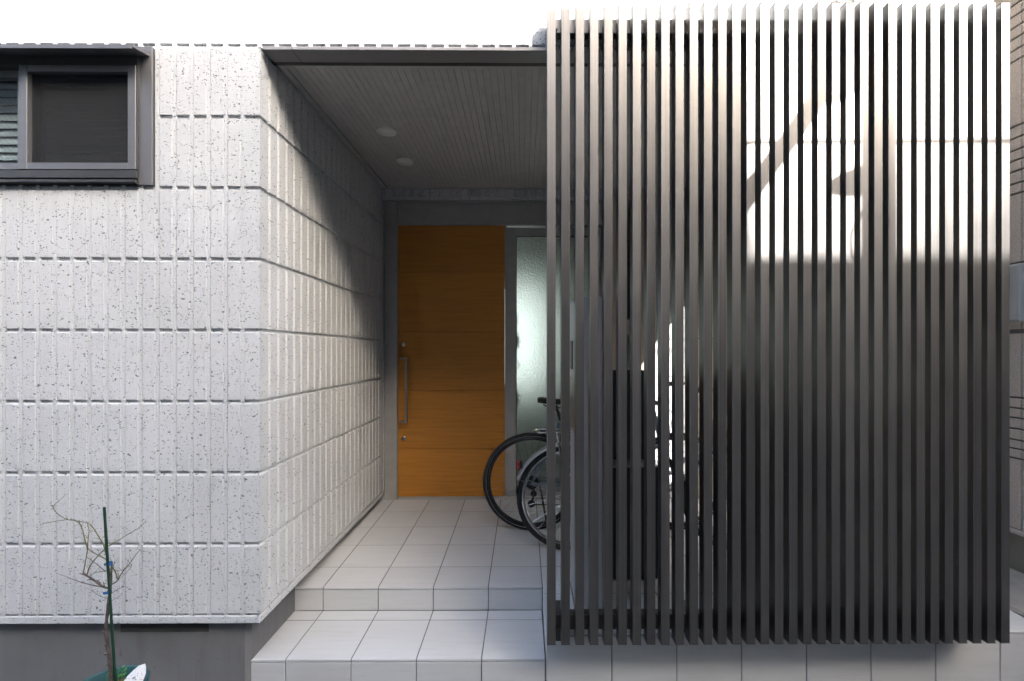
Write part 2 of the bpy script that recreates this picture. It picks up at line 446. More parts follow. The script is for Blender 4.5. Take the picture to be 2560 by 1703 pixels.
# left cheek of the raised platform beside the lower step
for (a, b) in ((PFR, 2.4986), (2.4986, PF)):
    MB().bbox(SPL+.002, SPL+.012, a+.003, b-.002, -1.418, flz(a)-TT-.002, .0012).build('tile', M['tile'], floor)
for (a, b) in ((PFR, 2.4986),):
    MB().bbox(SPL+.002, SPL+.012, a+.003, b-.002, GR+.01, -1.42, .0012).build('tile', M['tile'], floor)

STZ = -1.419
st = MB().box(PL, SPL-.001, PFR+.010, PF+.012, GR+.001, STZ-.0014).build('entrance_step', M['grout']); tag(st, kind='structure')
for i in range(len(xs_left)-1):
    x1 = xs_left[i+1] - (.002 if i == len(xs_left)-2 else 0)
    tile_top(st, xs_left[i], x1, PFR, 2.4986, lambda y: STZ)
    tile_top(st, xs_left[i], x1, 2.4986, PF+.002, lambda y: STZ)
    tile_riser(st, xs_left[i], x1, PFR+.003, GR+.008, STZ-TT)

# ------------------------------------------------------------------ the house
house = empty('house', (-1.5, 3.0, GR), 'two storey house clad in white ribbed flecked concrete with recessed entrance porch', 'house')
DEP = .011                        # relief of the ribs
fw = MB()
WB = WF + DEP
# window opening x -3.3..-1.745, z .765..1.325
fw.box(-4.6, -1.745, WB, WB+.18, -1.218, .765); fw.box(-1.745, WX-DEP-.001, WB, WB+.18, -1.218, 1.354)
fw.box(-4.6, -3.3, WB, WB+.18, .765, 1.325); fw.box(-4.6, -1.745, WB, WB+.18, 1.325, 1.354)
fw.box(-4.6, 2.125, WB, WB+.075, 1.354, 5.2)
front = fw.build('front_wall', M['conc'], house)
MB().bbox(-4.6, WX, WF, WB+.18, -1.218, -1.1795-.004, .003).build('bottom_lip', M['conc'], front)
sw = MB().box(WX-DEP-.2, WX-DEP, WB+.002, 4.0, -1.218, CEIL+.1)
side = sw.build('return_wall', M['conc'], house)
MB().bbox(WX-.15, WX, WF+.2, 4.0, -1.217, -1.1795-.004, .003).build('bottom_lip', M['conc'], side)

RP = .3175; CW = 42.3/559
rows = [1.360 - RP*i for i in range(9)]            # joint heights, top to bottom
def frustum(wb, hb, cl=.0085, cr=.0085, cv=.0015, ct=.0065):   # cv: under edge (sharp), ct: top edge (sloped)
    a, c = wb/2, hb/2
    v = [(-a,0,-c),(a,0,-c),(a,0,c),(-a,0,c),(-a+cl,-DEP,-c+cv),(a-cr,-DEP,-c+cv),(a-cr,-DEP,c-ct),(-a+cl,-DEP,c-ct)]
    return v, [(4,5,6,7),(0,1,5,4),(1,2,6,5),(2,3,7,6),(3,0,4,7)]
GAPV, GAPH = .003, .013
bv, bf = frustum(CW-GAPV, RP-GAPH, .010, .010)
blockm = rawmesh('block', bv, bf, M['conc'])
# corner rib: from x=607 to the corner
cx0 = X(607.4, WF) - .004
wcor = WX - cx0
# shallow fillets that carry the vertical recesses across the joints
fil = MB()
for k in range(-43, 40):
    xe = cx0 - CW*k
    if not -4.5 < xe < 2.09: continue
    for (za, zb_) in ((-1.19, .735), (.735, 1.352), (1.352, 2.31)):
        if za < 1.3 and xe > WX-.01: continue
        if .7 < za < 1.3 and -3.4 < xe < -1.64: continue
        fil.hexa([(xe-.0075,WB-.0092,za),(xe+.0075,WB-.0092,za),(xe+.0115,WB,za),(xe-.0115,WB,za),(xe-.0075,WB-.0092,zb_),(xe+.0075,WB-.0092,zb_),(xe+.0115,WB,zb_),(xe-.0115,WB,zb_)])
tag(fil.build('rib_recess', M['conc'], front), kind='stuff')
def corner_mesh(wb, hb, cl, cr, name):
    v, f = frustum(wb, hb, cl, cr); return rawmesh(name, v, f, M['conc'])
cornf = corner_mesh(wcor, RP-GAPH, .010, 0.0, 'block')
colx = [cx0 - CW*k for k in range(26)]             # left edge of rib k+1 (k=0 corner)
stuff = MB()
def stuff_block(xc, zc, wb=CW-GAPV, hb=RP-GAPH):
    v, f = frustum(wb, hb, .010, .010); n = len(stuff.v)
    stuff.v += [(p[0]+xc, p[1]+WB, p[2]+zc) for p in v]; stuff.f += [tuple(n+i for i in q) for q in f]
for r in range(8):
    zc = (rows[r]+rows[r+1])/2
    inst('block', cornf, front, ((cx0+WX)/2, WB, zc))
    for k in range(1, 40):
        xc = cx0 - CW*(k-.5) - GAPV/2 + .003
        if xc < -4.5: break
        inwin = xc > -3.4 and xc < -1.66 and r < 2
        if inwin: continue
        if xc > X(-20, WF): inst('block', blockm, front, (xc, WB, zc))
        else: stuff_block(xc, zc)
for r in range(3):                                 # ribs of the upper wall
    zc = rows[0] + RP*(r+.5)
    for k in range(-43, 40):
        xc = cx0 - CW*(k-.5) - GAPV/2 + .003
        if -4.5 < xc < 2.09: stuff_block(xc, zc)
# half course left and right of the window between hood and flashing is covered by the flashing
tag(stuff.build('rib_course', M['conc'], front), kind='stuff')
SPI = .0785
s0 = WF + .0005
sidecor_v, sidecor_f = frustum(.076, RP-GAPH, 0.0, .0085); sidecor = rawmesh('block', sidecor_v, sidecor_f, M['conc'])
sv, sf = frustum(SPI-GAPV, RP-GAPH); sideblk = rawmesh('block', sv, sf, M['conc'])
for r in range(8):
    zc = (rows[r]+rows[r+1])/2
    inst('block', sidecor, side, (WX-DEP, s0+.038, zc), R(90))
    for k in range(23):
        yc = s0 + .076 + GAPV + SPI*(k+.5) - GAPV/2
        if yc > 3.96: break
        inst('block', sideblk, side, (WX-DEP, yc, zc), R(90))
# foundation
fo = MB()
FX, FY = -1.266, WF+.043
n = len(fo.v)
prof = [(-4.6, FY), (FX-.002, FY), (FX+.018, FY+.02), (FX+.018, 4.0), (-4.6, 4.0)]
for z in (GR+.001, -1.2185):
    fo.v += [(x, y, z) for x, y in prof]
fo.f += [(0,1,6,5),(1,2,7,6),(2,3,8,7),(3,4,9,8),(4,0,5,9),(5,6,7,8,9)]
found = fo.build('foundation', M['found'], house)
a, b = X(941/3.117, FY), X(1627/3.117, FY)
MB().box(a, b, FY-.0015, FY+.004, Zr(1200+1186/3.117, -2, FY), -1.2195).build('underfloor_vent', M['dark'], found)
for i in range(3):
    z = -1.236 - .009*i
    MB().box(a+.004, b-.004, FY-.004, FY-.0016, z-.0015, z+.0015).build('vent_slat', M['black'], found)
# fascia over the opening
fa = MB().bbox(WX+.012, 2.12, WF-.004, 2.21, 1.338, 1.3535, .0015)
fas = fa.build('fascia', M['fascia'], house)
jx = X(731, WF)
MB().box(jx-.0008, jx+.0008, WF-.0045, 2.209, 1.3372, 1.3530).build('fascia_joint', M['black'], fas)
MB().box(WX+.002, 2.12, 2.212, 2.235, 1.3385, 1.40).build('shadow_gap', M['frame_dk'], fas)
# soffit
sfb = MB().box(WX-.1, 2.12, 2.21, 4.25, CEIL+.012, CEIL+.06).build('soffit', M['soffit'], house)
BW = .0346
x = WX + .042
bmsh = None
while x < 2.10:
    v = [(-BW/2+.0012,0,.010),(BW/2-.0012,0,.010),(BW/2-.0012,0,.003),(-BW/2+.0012,0,.003),(-BW/2+.004,0,0),(BW/2-.004,0,0)]
    if bmsh is None:
        vv = []; y0, y1 = 2.285, 3.955
        for y in (y0, y1): vv += [(p[0], y, p[2]) for p in ((-BW/2+.0006,0,.0115),(BW/2-.0006,0,.0115),(BW/2-.0006,0,.0012),(BW/2-.0018,0,0),(-BW/2+.0018,0,0),(-BW/2+.0006,0,.0012))]
        ff = [tuple(range(6)), tuple(range(6,12))] + [(i,(i+1)%6,6+(i+1)%6,6+i) for i in range(6)]
        bmsh = rawmesh('soffit_board', vv, ff, M['soffit'])
    inst('soffit_board', bmsh, sfb, (x+BW/2, 0, CEIL)); x += BW
MB().box(WX+.004, WX+.036, 2.245, 3.985, CEIL-.003, CEIL+.0115).box(WX+.038, 2.11, 2.245, 2.281, CEIL-.003, CEIL+.0115).box(WX+.038, 2.11, 3.960, 3.985, CEIL-.003, CEIL+.0115).build('soffit_trim', M['soffit'], sfb)
# recessed lights
for (x, y) in ((-.848, 2.932), (-.853, 3.404)):
    l = MB().lathe((x, y, CEIL-.004), [(.060, .006), (.0605, -.004), (.058, -.006), (.050, -.004), (.046, .003), (.030, .0038)], 40).build('recessed_light', M['white'], house, True)
    MB().lathe((x, y, CEIL-.004), [(.031, .0030), (.029, .0016), (.0, .0012)], 40).build('light_cone', M['white'], l, True)

# porch rear wall
rw = MB()
YD = 4.0
rw.box(WX-.2, .85, YD+.13, YD+.2, 1.263, CEIL+.05); rw.box(WX-.2, WX, YD, YD+.2, -1.4, 1.263)
rear = rw.build('rear_wall', M['conc'], house)
zl0, zl1 = 1.263, CEIL-.004
MB().box(WX-.02, .67, YD-.018, YD+.12, zl0, CEIL+.01).build('door_lintel', M['conc'], rear)
lv, lf = frustum(.066, zl1-zl0-.02)
lm = rawmesh('lintel_rib', lv, lf, M['conc'])
for k in range(23):
    inst('lintel_rib', lm, rear, (WX+.05+.0785*k, YD-.018, (zl0+zl1)/2+.012))
# door set
dj = MB()
fx0, fx1 = X(963, YD), X(1505, YD)
jl1 = X(993.4, YD)
dj.bbox(fx0, jl1-.0005, YD-.012, YD+.10, flz(4.0)-.004, 1.257, .002)
frame = dj.build('door_frame', M['frame'], house)
MB().bbox(fx1, fx1+.085, YD-.012, YD+.10, flz(4.0)-.004, 1.257, .002).build('door_jamb', M['frame'], frame)
MB().bbox(jl1+.0005, fx1-.0005, YD-.008, YD+.10, 1.244, 1.257, .001).build('frame_head', M['frame'], frame)
MB().bbox(jl1+.0015, fx1-.0015, YD-.002, YD+.09, Zr(562, -.5, YD), 1.2425, .002).build('transom_panel', M['frame'], frame)
MB().bbox(jl1+.001, fx1-.001, YD+.0, YD+.10, flz(4.0)-.003, flz(4.0)+.018, .002).build('threshold', M['frame'], frame)
# sliding door leaf
YL = 4.03
dx0, dx1 = X(995, YL), X(1262, YL)
door = MB().box(dx0+.002, dx1-.002, YL+.008, YL+.04, -1.246, 1.063).build('door', M['wood'], house)
lines = [1.064, Zr(682.8,-.5,YL), Zr(829.8,-.5,YL), Zr(976,-.5,YL), Zr(1122.5,-.5,YL), -1.247]
for i in range(5):
    MB().bbox(dx0, dx1, YL, YL+.0075, lines[i+1]+.0016, lines[i]-.0016, .0014).build('door_panel', M['wood'], door)
MB().bbox(dx1+.001, X(1266,YL), YL-.003, YL+.04, -1.247, 1.064, .001).build('edge_strip', M['frame'], door)
hx0, hx1 = X(1013, YL-.05), X(1018.4, YL-.05)
h0, h1 = Zr(1057.9,-1,YL-.05), Zr(893.6,-1,YL-.05)
hm = MB().bbox(hx0, hx1, YL-.062, YL-.044, h0, h1, .0015)
hm.bbox(hx0-.045, hx0-.0003, YL-.062, YL-.044, h1-.016, h1-.0005, .0015).bbox(hx0-.045, hx0-.0003, YL-.062, YL-.044, h0+.0005, h0+.016, .0015)
hm.box(hx0-.043, hx0-.028, YL-.0445, YL+.002, h1-.015, h1-.0015).box(hx0-.043, hx0-.028, YL-.0445, YL+.002, h0+.0015, h0+.015)
hm.build('handle', M['steel'], door)
for (px, py) in ((1009, 861), (1009.5, 1096)):
    c = at(px, py, YL)
    lk = MB().lathe((c[0], YL, c[2]), [(.021, .001), (.021, -.005), (.017, -.010), (.014, -.011), (.011, -.017), (0, -.018)], 24, 'y').build('lock', M['chrome'], door, True)
    MB().box(c[0]-.0015, c[0]+.0015, YL-.0195, YL-.0178, c[2]-.006, c[2]+.006).build('keyhole', M['black'], lk)
# fixed glazed side panel
YG = 4.055
sx0, gx0, gx1 = X(1266, YG)+.001, X(1290, YG), X(1472, YG)
ztop, gz1, gz0 = Zr(571,0,YG), Zr(592,0,YG), Zr(1213,0,YG)
sp = MB()
sp.bbox(sx0, gx0, YG-.03, YG+.03, -1.247, ztop, .002).bbox(gx1, fx1-.001, YG-.03, YG+.03, -1.247, ztop, .002)
sp.bbox(gx0+.0005, gx1-.0005, YG-.028, YG+.03, gz1, ztop-.001, .002).bbox(gx0+.0005, gx1-.0005, YG-.028, YG+.03, -1.247, gz0, .002)
panel = sp.build('glazed_side_panel', M['frame'], house)
MB().box(gx0+.001, gx1-.001, YG-.003, YG+.003, gz0+.001, gz1-.001).build('pane', M['frosted'], panel)
MB().box(gx0+.0005, gx0+.006, YG-.027, YG-.004, gz0, gz1).box(gx0+.006, gx1, YG-.027, YG-.004, gz1-.007, gz1-.0005).build('glazing_bead', M['black'], panel)
# hall behind the glass
hl = MB().box(-1.3, -1.25, 4.2, 6.2, -1.3, 1.5).box(1.0, 1.05, 4.2, 6.2, -1.3, 1.5).box(-1.25, 1.0, 6.15, 6.2, -1.3, 1.5).box(-1.25, 1.0, 4.2, 6.15, 1.45, 1.5).box(-1.25, 1.0, 4.11, 6.15, -1.32, -1.27)
hall = hl.build('hall', M['hall'], house)
MB().box(-.30, .16, 5.52, 5.55, -.40, .72).build('hall_window', M['glow'], hall)
bag = MB()
for (px, py, r0) in ((1283, 800, .05), (1284, 850, .065), (1280, 890, .05)):
    c = at(px, py, 4.16); bag.lathe((c[0]-.01, 4.17, c[2]), [(0,-.11),(r0*.8,-.07),(r0,0),(r0*.7,.07),(0,.11)], 14)
c = at(1293, 912, 4.12); bag.torus((c[0]-.012, 4.13, c[2]), .028, .005, 20, 6)
c = at(1280, 985, 4.16); bag.lathe((c[0], 4.17, c[2]), [(0,-.13),(.055,-.08),(.062,0),(.03,.1),(0,.12)], 14)
bag.build('hanging_coat', M['black'], hall, True)
# narrow rear window and the rest of the rear wall
YW = 4.02
wx0, wx1 = fx1+.088, X(1616, YW)
nw = MB().bbox(wx0, wx0+.05, YW-.03, YW+.06, -1.27, 1.314, .002).bbox(wx1-.05, wx1, YW-.03, YW+.06, -1.27, 1.314, .002)
nw.bbox(wx0+.0505, wx1-.0505, YW-.028, YW+.06, Zr(502,.9,YW), 1.314, .002).bbox(wx0+.0505, wx1-.0505, YW-.028, YW+.06, Zr(838,.9,YW), Zr(800,.9,YW), .002).bbox(wx0+.0505, wx1-.0505, YW-.028, YW+.06, -1.27, -1.1, .002)
nwin = nw.build('narrow_window', M['beige'], house)
MB().box(wx0+.05, wx1-.05, YW+.01, YW+.016, Zr(800,.9,YW), Zr(502,.9,YW)).build('pane', M['glass'], nwin)
MB().box(wx0+.05, wx1-.05, YW+.01, YW+.016, -1.1, Zr(838,.9,YW)).build('pane', M['frosted'], nwin)
MB().box(wx0-.004, wx1+.002, YW+.07, YW+.12, -1.3, 1.35).build('dark_recess', M['dark'], nwin)
MB().box(wx0-.004, wx1+.002, YW-.034, YW+.06, 1.316, CEIL+.01).build('head_trim', M['beige'], nwin)
MB().box(wx1+.002, 1.37, YW, YW+.2, -1.4, CEIL+.05).build('rear_pier', M['conc'], rear)
pv, pfc = frustum(SPI-GAPV, RP-GAPH); pm = rawmesh('block', pv, pfc, M['conc'])
for r in range(8):
    for k in range(4):
        xc = wx1 + .05 + SPI*k
        if r == 0: continue
        inst('block', pm, rear, (xc, YW, (rows[r]+rows[r+1])/2))
cb = MB().box(1.372, 2.125, YW-.02, YW+.2, -1.4, CEIL+.05).build('cream_panel_wall', M['cream'], rear)
for z in (.9, .1, -.7):
    MB().box(1.372, 2.125, YW-.0215, YW-.018, z-.004, z+.004).build('panel_joint', M['grout'], cb)
for i in range(4):
    c = (1.50, YW-.02, .46-.025*i)
    MB().lathe(c, [(.009, .002), (.009, -.004), (.0, -.005)], 12, 'y').build('vent_hole', M['black'], cb)
# body of the house: keeps daylight out from above and behind
hb = MB().box(-4.6, 2.124, WB+.076, 9.5, CEIL+.08, 5.2).box(-4.6, -1.4, 6.25, 9.5, -1.4, CEIL+.07).box(-1.4, 2.124, 6.3, 9.5, -1.4, CEIL+.07).box(1.1, 2.124, 4.25, 6.2, -1.4, CEIL+.07)
hb.build('rear_volume', M['cream'], house)
MB().box(-4.9, 2.3, WF-.12, 9.7, 5.2, 5.34).build('roof', M['roof'], house)

# upper-left sliding window
YS = 2.105
win = MB().bbox(-3.3, X(383, WF), WF-.006, WF+.012, Zr(463.6,-1.7,WF), 1.345, .001)
# flashing as a ring: only the right strip and thin bands show
win = MB().bbox(X(345,WF), X(383,WF), WF-.006, WF+.012, Zr(463.6,-1.7,WF), 1.349, .001)
win.bbox(-3.3, X(345,WF)-.0005, WF-.005, WF+.012, 1.318, 1.348, .001)
window = win.build('window', M['sash'], house)
hx1 = X(377, WF)
MB().hexa([(-3.35, WF-.10, 1.288),(hx1, WF-.10, 1.288),(hx1, WF-.006, 1.305),(-3.35, WF-.006, 1.305),
           (-3.35, WF-.10, 1.297),(hx1, WF-.10, 1.297),(hx1, WF-.006, 1.322),(-3.35, WF-.006, 1.322)]).build('window_hood', M['sash'], window)
MB().box(-3.35, hx1-.002, WF-.101, WF-.097, 1.280, 1.2878).build('hood_lip', M['sash'], window)
fz1, fz0 = 1.302, Zr(462,-1.7,YS)
xr = X(344, YS)
fr = MB().bbox(-3.3, xr, YS-.006, WF+.10, Zr(446,-1.8,YS), Zr(427,-1.8,YS), .001)
fr.bbox(-3.3, xr, YS-.012, WF-.006, Zr(458,-1.8,YS), Zr(451,-1.8,YS), .001)
fr.box(-3.3, xr-.004, YS+.02, WF+.05, fz0, Zr(446,-1.8,YS)-.0005)
fr.bbox(-3.3, xr, YS+.0, WF+.10, Zr(162,-1.8,YS), fz1, .001).bbox(xr-.006, xr, YS+.002, WF+.10, Zr(427,-1.8,YS)+.0005, Zr(162,-1.8,YS)-.0005, .001)
fr.build('window_frame', M['frame_dk'], window)
# sashes
def sash(xa, xb, ya, za, zb, st_l, st_r, rl, mat):
    s = MB().bbox(xa, xa+st_l, ya, ya+.03, zb, za, .0015).bbox(xb-st_r, xb, ya, ya+.03, zb, za, .0015)
    s.bbox(xa+st_l+.0003, xb-st_r-.0003, ya+.001, ya+.03, za-rl, za, .001).bbox(xa+st_l+.0003, xb-st_r-.0003, ya+.001, ya+.03, zb, zb+rl, .001)
    return s.build('sash', mat, window)
xa, xb = X(46, YS), X(339, YS)
za, zb = Zr(162.5,-2,YS), Zr(423,-2,YS)
s1 = sash(xa, xb, YS, za, zb, X(67,YS)-xa, xb-X(318.6,YS), Zr(162.5,-2,YS)-Zr(179,-2,YS), M['sash'])
MB().box(X(67,YS)+.001, X(318.6,YS)-.001, YS+.022, YS+.024, Zr(406,-2,YS)+.001, Zr(179,-2,YS)-.001).build('insect_screen', M['mesh'], s1)
YI = YS+.04
s2 = sash(-3.25, X(60,YI), YI, Zr(176,-2,YI), Zr(424,-2,YI), .04, .03, .03, M['sash'])
MB().box(-3.21, X(48,YI), YI+.012, YI+.017, Zr(402,-2,YI), Zr(200,-2,YI)).build('pane', M['glass'], s2)
s3 = sash(X(62,YI)+.001, X(334,YI), YI+.034, Zr(184,-2,YI), Zr(420,-2,YI), .03, .03, .022, M['frame_dk'])
MB().box(X(62,YI)+.03, X(334,YI)-.03, YI+.046, YI+.051, Zr(412,-2,YI), Zr(190,-2,YI)).build('pane', M['glass'], s3)
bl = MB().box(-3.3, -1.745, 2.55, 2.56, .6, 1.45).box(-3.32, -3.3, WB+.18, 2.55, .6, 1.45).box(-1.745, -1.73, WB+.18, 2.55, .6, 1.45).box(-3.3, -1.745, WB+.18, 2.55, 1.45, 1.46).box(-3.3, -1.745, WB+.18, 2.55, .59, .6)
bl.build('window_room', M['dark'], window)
bm_ = None
for i in range(15):
    z = .770 + .037*i
    b = MB().hexa([(-3.28,2.215,z),(-1.76,2.215,z),(-1.76,2.228,z+.034),(-3.28,2.228,z+.034),(-3.28,2.213,z+.001),(-1.76,2.213,z+.001),(-1.76,2.226,z+.035),(-3.28,2.226,z+.035)])
    if bm_ is None: bm_ = b.mesh('blind_slat', M['blind'], WLOC[window.name]); z00 = z
    o = bpy.data.objects.new('blind_slat', bm_); col.objects.link(o); o.parent = window; o.location = (0,0,z-z00)

# ------------------------------------------------------------------ slatted screen
YSF, SD, SWd = 2.014, .056, .0361
x_first, x_last = X(1368, YSF), X(2504.0, YSF)
pitch = (x_last - x_first) / 32
screen = empty('slatted_screen', ((x_first+x_last)/2, YSF+.05, -1.30), 'tall screen of dark bronze aluminium slats in front of the porch', 'screen')
ztop_s, zbot_s = 1.484, -1.2508
sm = MB().bbox(-SWd/2, SWd/2, 0, SD, zbot_s, ztop_s, .0012).mesh('slat', M['slat'], (0,0,E))
for i in range(33):
    inst('slat', sm, screen, (x_first+SWd/2+pitch*i, YSF, 0))
capm = MB().box(-SWd/2-.0006, SWd/2+.0006, -.0006, SD+.0004, 0, .0016).mesh('slat_cap', M['frame_dk'], (0,0,E))
for i in range(33):
    inst('slat_cap', capm, screen, (x_first+SWd/2+pitch*i, YSF, ztop_s+.0003))
    inst('slat_cap', capm, screen, (x_first+SWd/2+pitch*i, YSF, zbot_s-.0020))
YR = YSF+SD+.001
MB().bbox(x_first+.004, x_last+SWd-.004, YR, WF-.006, 1.387, 1.449, .0015).build('top_rail', M['slat'], screen)
MB().bbox(x_first+.004, x_last+SWd-.004, YR, YR+.046, -1.221, -1.1556, .0015).build('bottom_rail', M['frame_dk'], screen)  # darker colour than the top rail stands in for deep shade
for x in (x_first+.06, x_first+.66, x_first+1.26, x_last-.03):
    MB().bbox(x-.02, x+.02, YR+.048, WF+.12, -1.302, -1.18, .002).build('rail_bracket', M['frame_dk'], screen)
bolt = MB().lathe((0,-.001,0), [(.006, .001),(.006,-.003),(.0,-.004)], 10, 'y').mesh('bolt', M['black'], (0,0,E))
for i in range(0, 33, 4):
    inst('bolt', bolt, screen, (x_first+SWd+pitch*i+.006, YR, 1.399)); inst('bolt', bolt, screen, (x_first+SWd+pitch*i+.006, YR, -1.205))

# ------------------------------------------------------------------ bicycles
def bike(name, label, cx, cy, r, frame_mat, city):
    fz = flz(cy); hz = fz + r
    b = empty(name, (cx+.5, cy, fz), label, 'bicycle', 'bicycles parked in the porch')
    wb = 1.06 if city else 1.03
    def wheel(x):
        w = MB().torus((x, cy, hz), r-.0165, .0165, 64, 10).build('tyre', M['rubber'], None, True)
        root = w; w.name = 'wheel'
        root.parent = b; off = WLOC[b.name]; root.location = (-off[0], -off[1], -off[2]); WLOC[root.name] = (0,0,0)
        rim = MB().torus((x, cy, hz), r-.042, .0115, 64, 8, .95)
        rim.build('rim', M['chrome'] if city else M['blackframe'], root, True)
        if not city: MB().torus((x, cy-.0155, hz), r-.024, .0014, 64, 5).build('reflective_band', M['silverframe'], root, True)
        hub = MB().lathe((x, cy, hz), [(0,-.05),(.008,-.05),(.012,-.035),(.026,-.03),(.014,-.02),(.014,.02),(.026,.03),(.012,.035),(.008,.05),(0,.05)], 16, 'y')
        hub.build('hub', M['chrome'] if city else M['black'], root, True)
        s = MB(); N = 32
        for k in range(N):
            a = 2*math.pi*k/N; sg = 1 if k % 2 else -1
            a2 = a + (.9 if (k//2) % 2 else -.9)
            s.tube([(x+.024*math.cos(a2), cy+sg*.028, hz+.024*math.sin(a2)), (x+(r-.05)*math.cos(a), cy, hz+(r-.05)*math.sin(a))], .0011, 4, cap=False)
        s.build('spokes', M['chrome'] if city else M['steel'], root)
        return root
    wheel(cx); wheel(cx+wb)
    rear = Vector((cx, cy, hz)); fr = Vector((cx+wb, cy, hz))
    bb = Vector((cx+.42, cy, fz+.275)); st = Vector((cx+.205, cy, fz+.80)) if not city else Vector((cx+.24, cy, fz+.66))
    hd0 = Vector((cx+wb-.115, cy, fz+.62)); hd1 = Vector((cx+wb-.155, cy, fz+(.80 if not city else .84)))
    f = MB()
    f.tube([bb, st], .015, 10)
    if city:
        f.tube([bb+Vector((0,0,.02)), bb+Vector((.2,0,.10)), hd0], [.019,.019,.018], 10); f.tube([st*.45+bb*.55, bb+Vector((.24,0,.22)), hd1-Vector((0,0,.1))], .014, 10)
    else:
        f.tube([bb, hd0], .019, 10); f.tube([st, hd1-Vector((0,0,.03))], .016, 10)
    f.tube([hd0, hd1], .018, 10)
    for sg in (-1, 1):
        f.tube([rear+Vector((0,sg*.062,0)), rear+Vector((.2,sg*.055,-.02)), bb+Vector((0,sg*.03,0))], .0085, 8)
        f.tube([rear+Vector((0,sg*.062,0)), st+Vector((-.01,sg*.022,-.04))], .0075, 8)
    fm = f.build('frame', frame_mat, b, True)
    fk = MB()
    for sg in (-1, 1):
        fk.tube([fr+Vector((0,sg*.052,0)), fr+Vector((-.035,sg*.05,.12)), hd0+Vector((.01,sg*.045,-.06)), hd0+Vector((0,sg*.03,-.01))], [.008,.010,.012,.012], 8)
    fk.tube([hd0+Vector((0,-.045,-.02)), hd0+Vector((0,.045,-.02))], .014, 8)
    fk.build('fork', frame_mat if city else M['blackframe'], b, True)
    # seat post and saddle
    sh = fz + (.93 if not city else .80)
    spx = st + (st-bb).normalized()*(sh-.04-st.z)
    MB().tube([st-Vector((0,0,.02)), spx], .0125, 10).build('seat_post', M['chrome'] if city else M['black'], b, True)
    sd_ = MB(); base = Vector((spx.x, cy, sh)); secs = [(-.13,.055,.035),(-.10,.075,.045),(-.03,.062,.045),(.05,.030,.038),(.12,.020,.03),(.145,.012,.018)]
    n0 = 0
    for (dx, hw, th) in secs:
        for k in range(12):
            a = 2*math.pi*k/12
            sd_.v.append((base.x+dx, base.y+hw*math.cos(a), base.z-.02+th/2*math.sin(a)+(.012 if dx < -.08 else 0)))
    for i in range(len(secs)-1):
        for k in range(12):
            l = (k+1) % 12; sd_.f.append((i*12+k, i*12+l, (i+1)*12+l, (i+1)*12+k))
    sd_.f.append(tuple(range(12))); sd_.f.append(tuple(60+k for k in range(12)))
    sdl = sd_.build('saddle', M['black'], b, True)
    MB().tube([base+Vector((-.09,-.02,-.04)), base+Vector((-.04,-.02,-.065)), base+Vector((.06,-.015,-.06)), base+Vector((.11,-.01,-.035))], .0035, 6).tube([base+Vector((-.09,.02,-.04)), base+Vector((-.04,.02,-.065)), base+Vector((.06,.015,-.06)), base+Vector((.11,.01,-.035))], .0035, 6).build('saddle_rail', M['chrome'], sdl)
    # bars
    top = hd1 + (hd1-hd0).normalized()*(.10 if not city else .16)
    hbm = MB().tube([hd1, top], .0125, 10)
    if city:
        pts = [top+Vector((-.20,-.27,.04)), top+Vector((-.08,-.26,.06)), top+Vector((.0,-.14,.04)), top, top+Vector((.0,.14,.04)), top+Vector((-.08,.26,.06)), top+Vector((-.20,.27,.04))]
    else:
        pts = [top+Vector((.01,-.29,.02)), top+Vector((.03,-.1,.01)), top+Vector((.05,0,0)), top+Vector((.03,.1,.01)), top+Vector((.01,.29,.02))]
        hbm.tube([top, top+Vector((.05,0,0))], .013, 8)
    hbm.tube(pts, .011, 8)
    hbo = hbm.build('handlebar', M['chrome'] if city else M['black'], b, True)
    for a_, b_ in ((pts[0], pts[1]), (pts[-1], pts[-2])):
        MB().tube([a_, a_+(b_-a_)*(.8 if city else .55)], .0155, 10).build('grip', M['black'], hbo, True)
        MB().tube([a_+(b_-a_)*.9+Vector((.02,0,-.02)), a_+(b_-a_)*.4+Vector((.05,0,-.045)), a_+(b_-a_)*.1+Vector((.055,0,-.06))], .004, 6).build('brake_lever', M['chrome'], hbo, True)
    MB().tube([pts[1]+Vector((.02,0,-.01)), top+Vector((.14,-.05,.02)), hd0+Vector((.05,-.02,.02)), bb+Vector((.2,-.03,.15))], .0025, 6).build('brake_cable', M['black'], hbo, True)
    # drivetrain
    cr = MB().lathe((bb.x, cy-.045, bb.z), [(.0,0),(.085,0),(.085,.003),(0,.003)], 36, 'y')
    crk = cr.build('chainring', M['chrome'] if city else M['black'], b)
    MB().tube([bb+Vector((0,-.06,0)), bb+Vector((.12,-.065,-.12))], .008, 8).tube([bb+Vector((0,.06,0)), bb+Vector((-.12,.065,.12))], .008, 8).build('crank', M['chrome'] if city else M['black'], crk, True)
    for sg, q in ((-1, bb+Vector((.12,-.12,-.12))), (1, bb+Vector((-.12,.12,.12)))):
        MB().bbox(q.x-.045, q.x+.045, q.y-.04, q.y+.04, q.z-.011, q.z+.011, .004).build('pedal', M['black'], crk)
    MB().tube([bb+Vector((0,-.044,.085)), rear+Vector((0,-.044,.04))], .0035, 6).tube([bb+Vector((0,-.044,-.085)), rear+Vector((0,-.044,-.04)) if city else rear+Vector((.01,-.044,-.15))], .0035, 6).build('chain', M['black'], b)
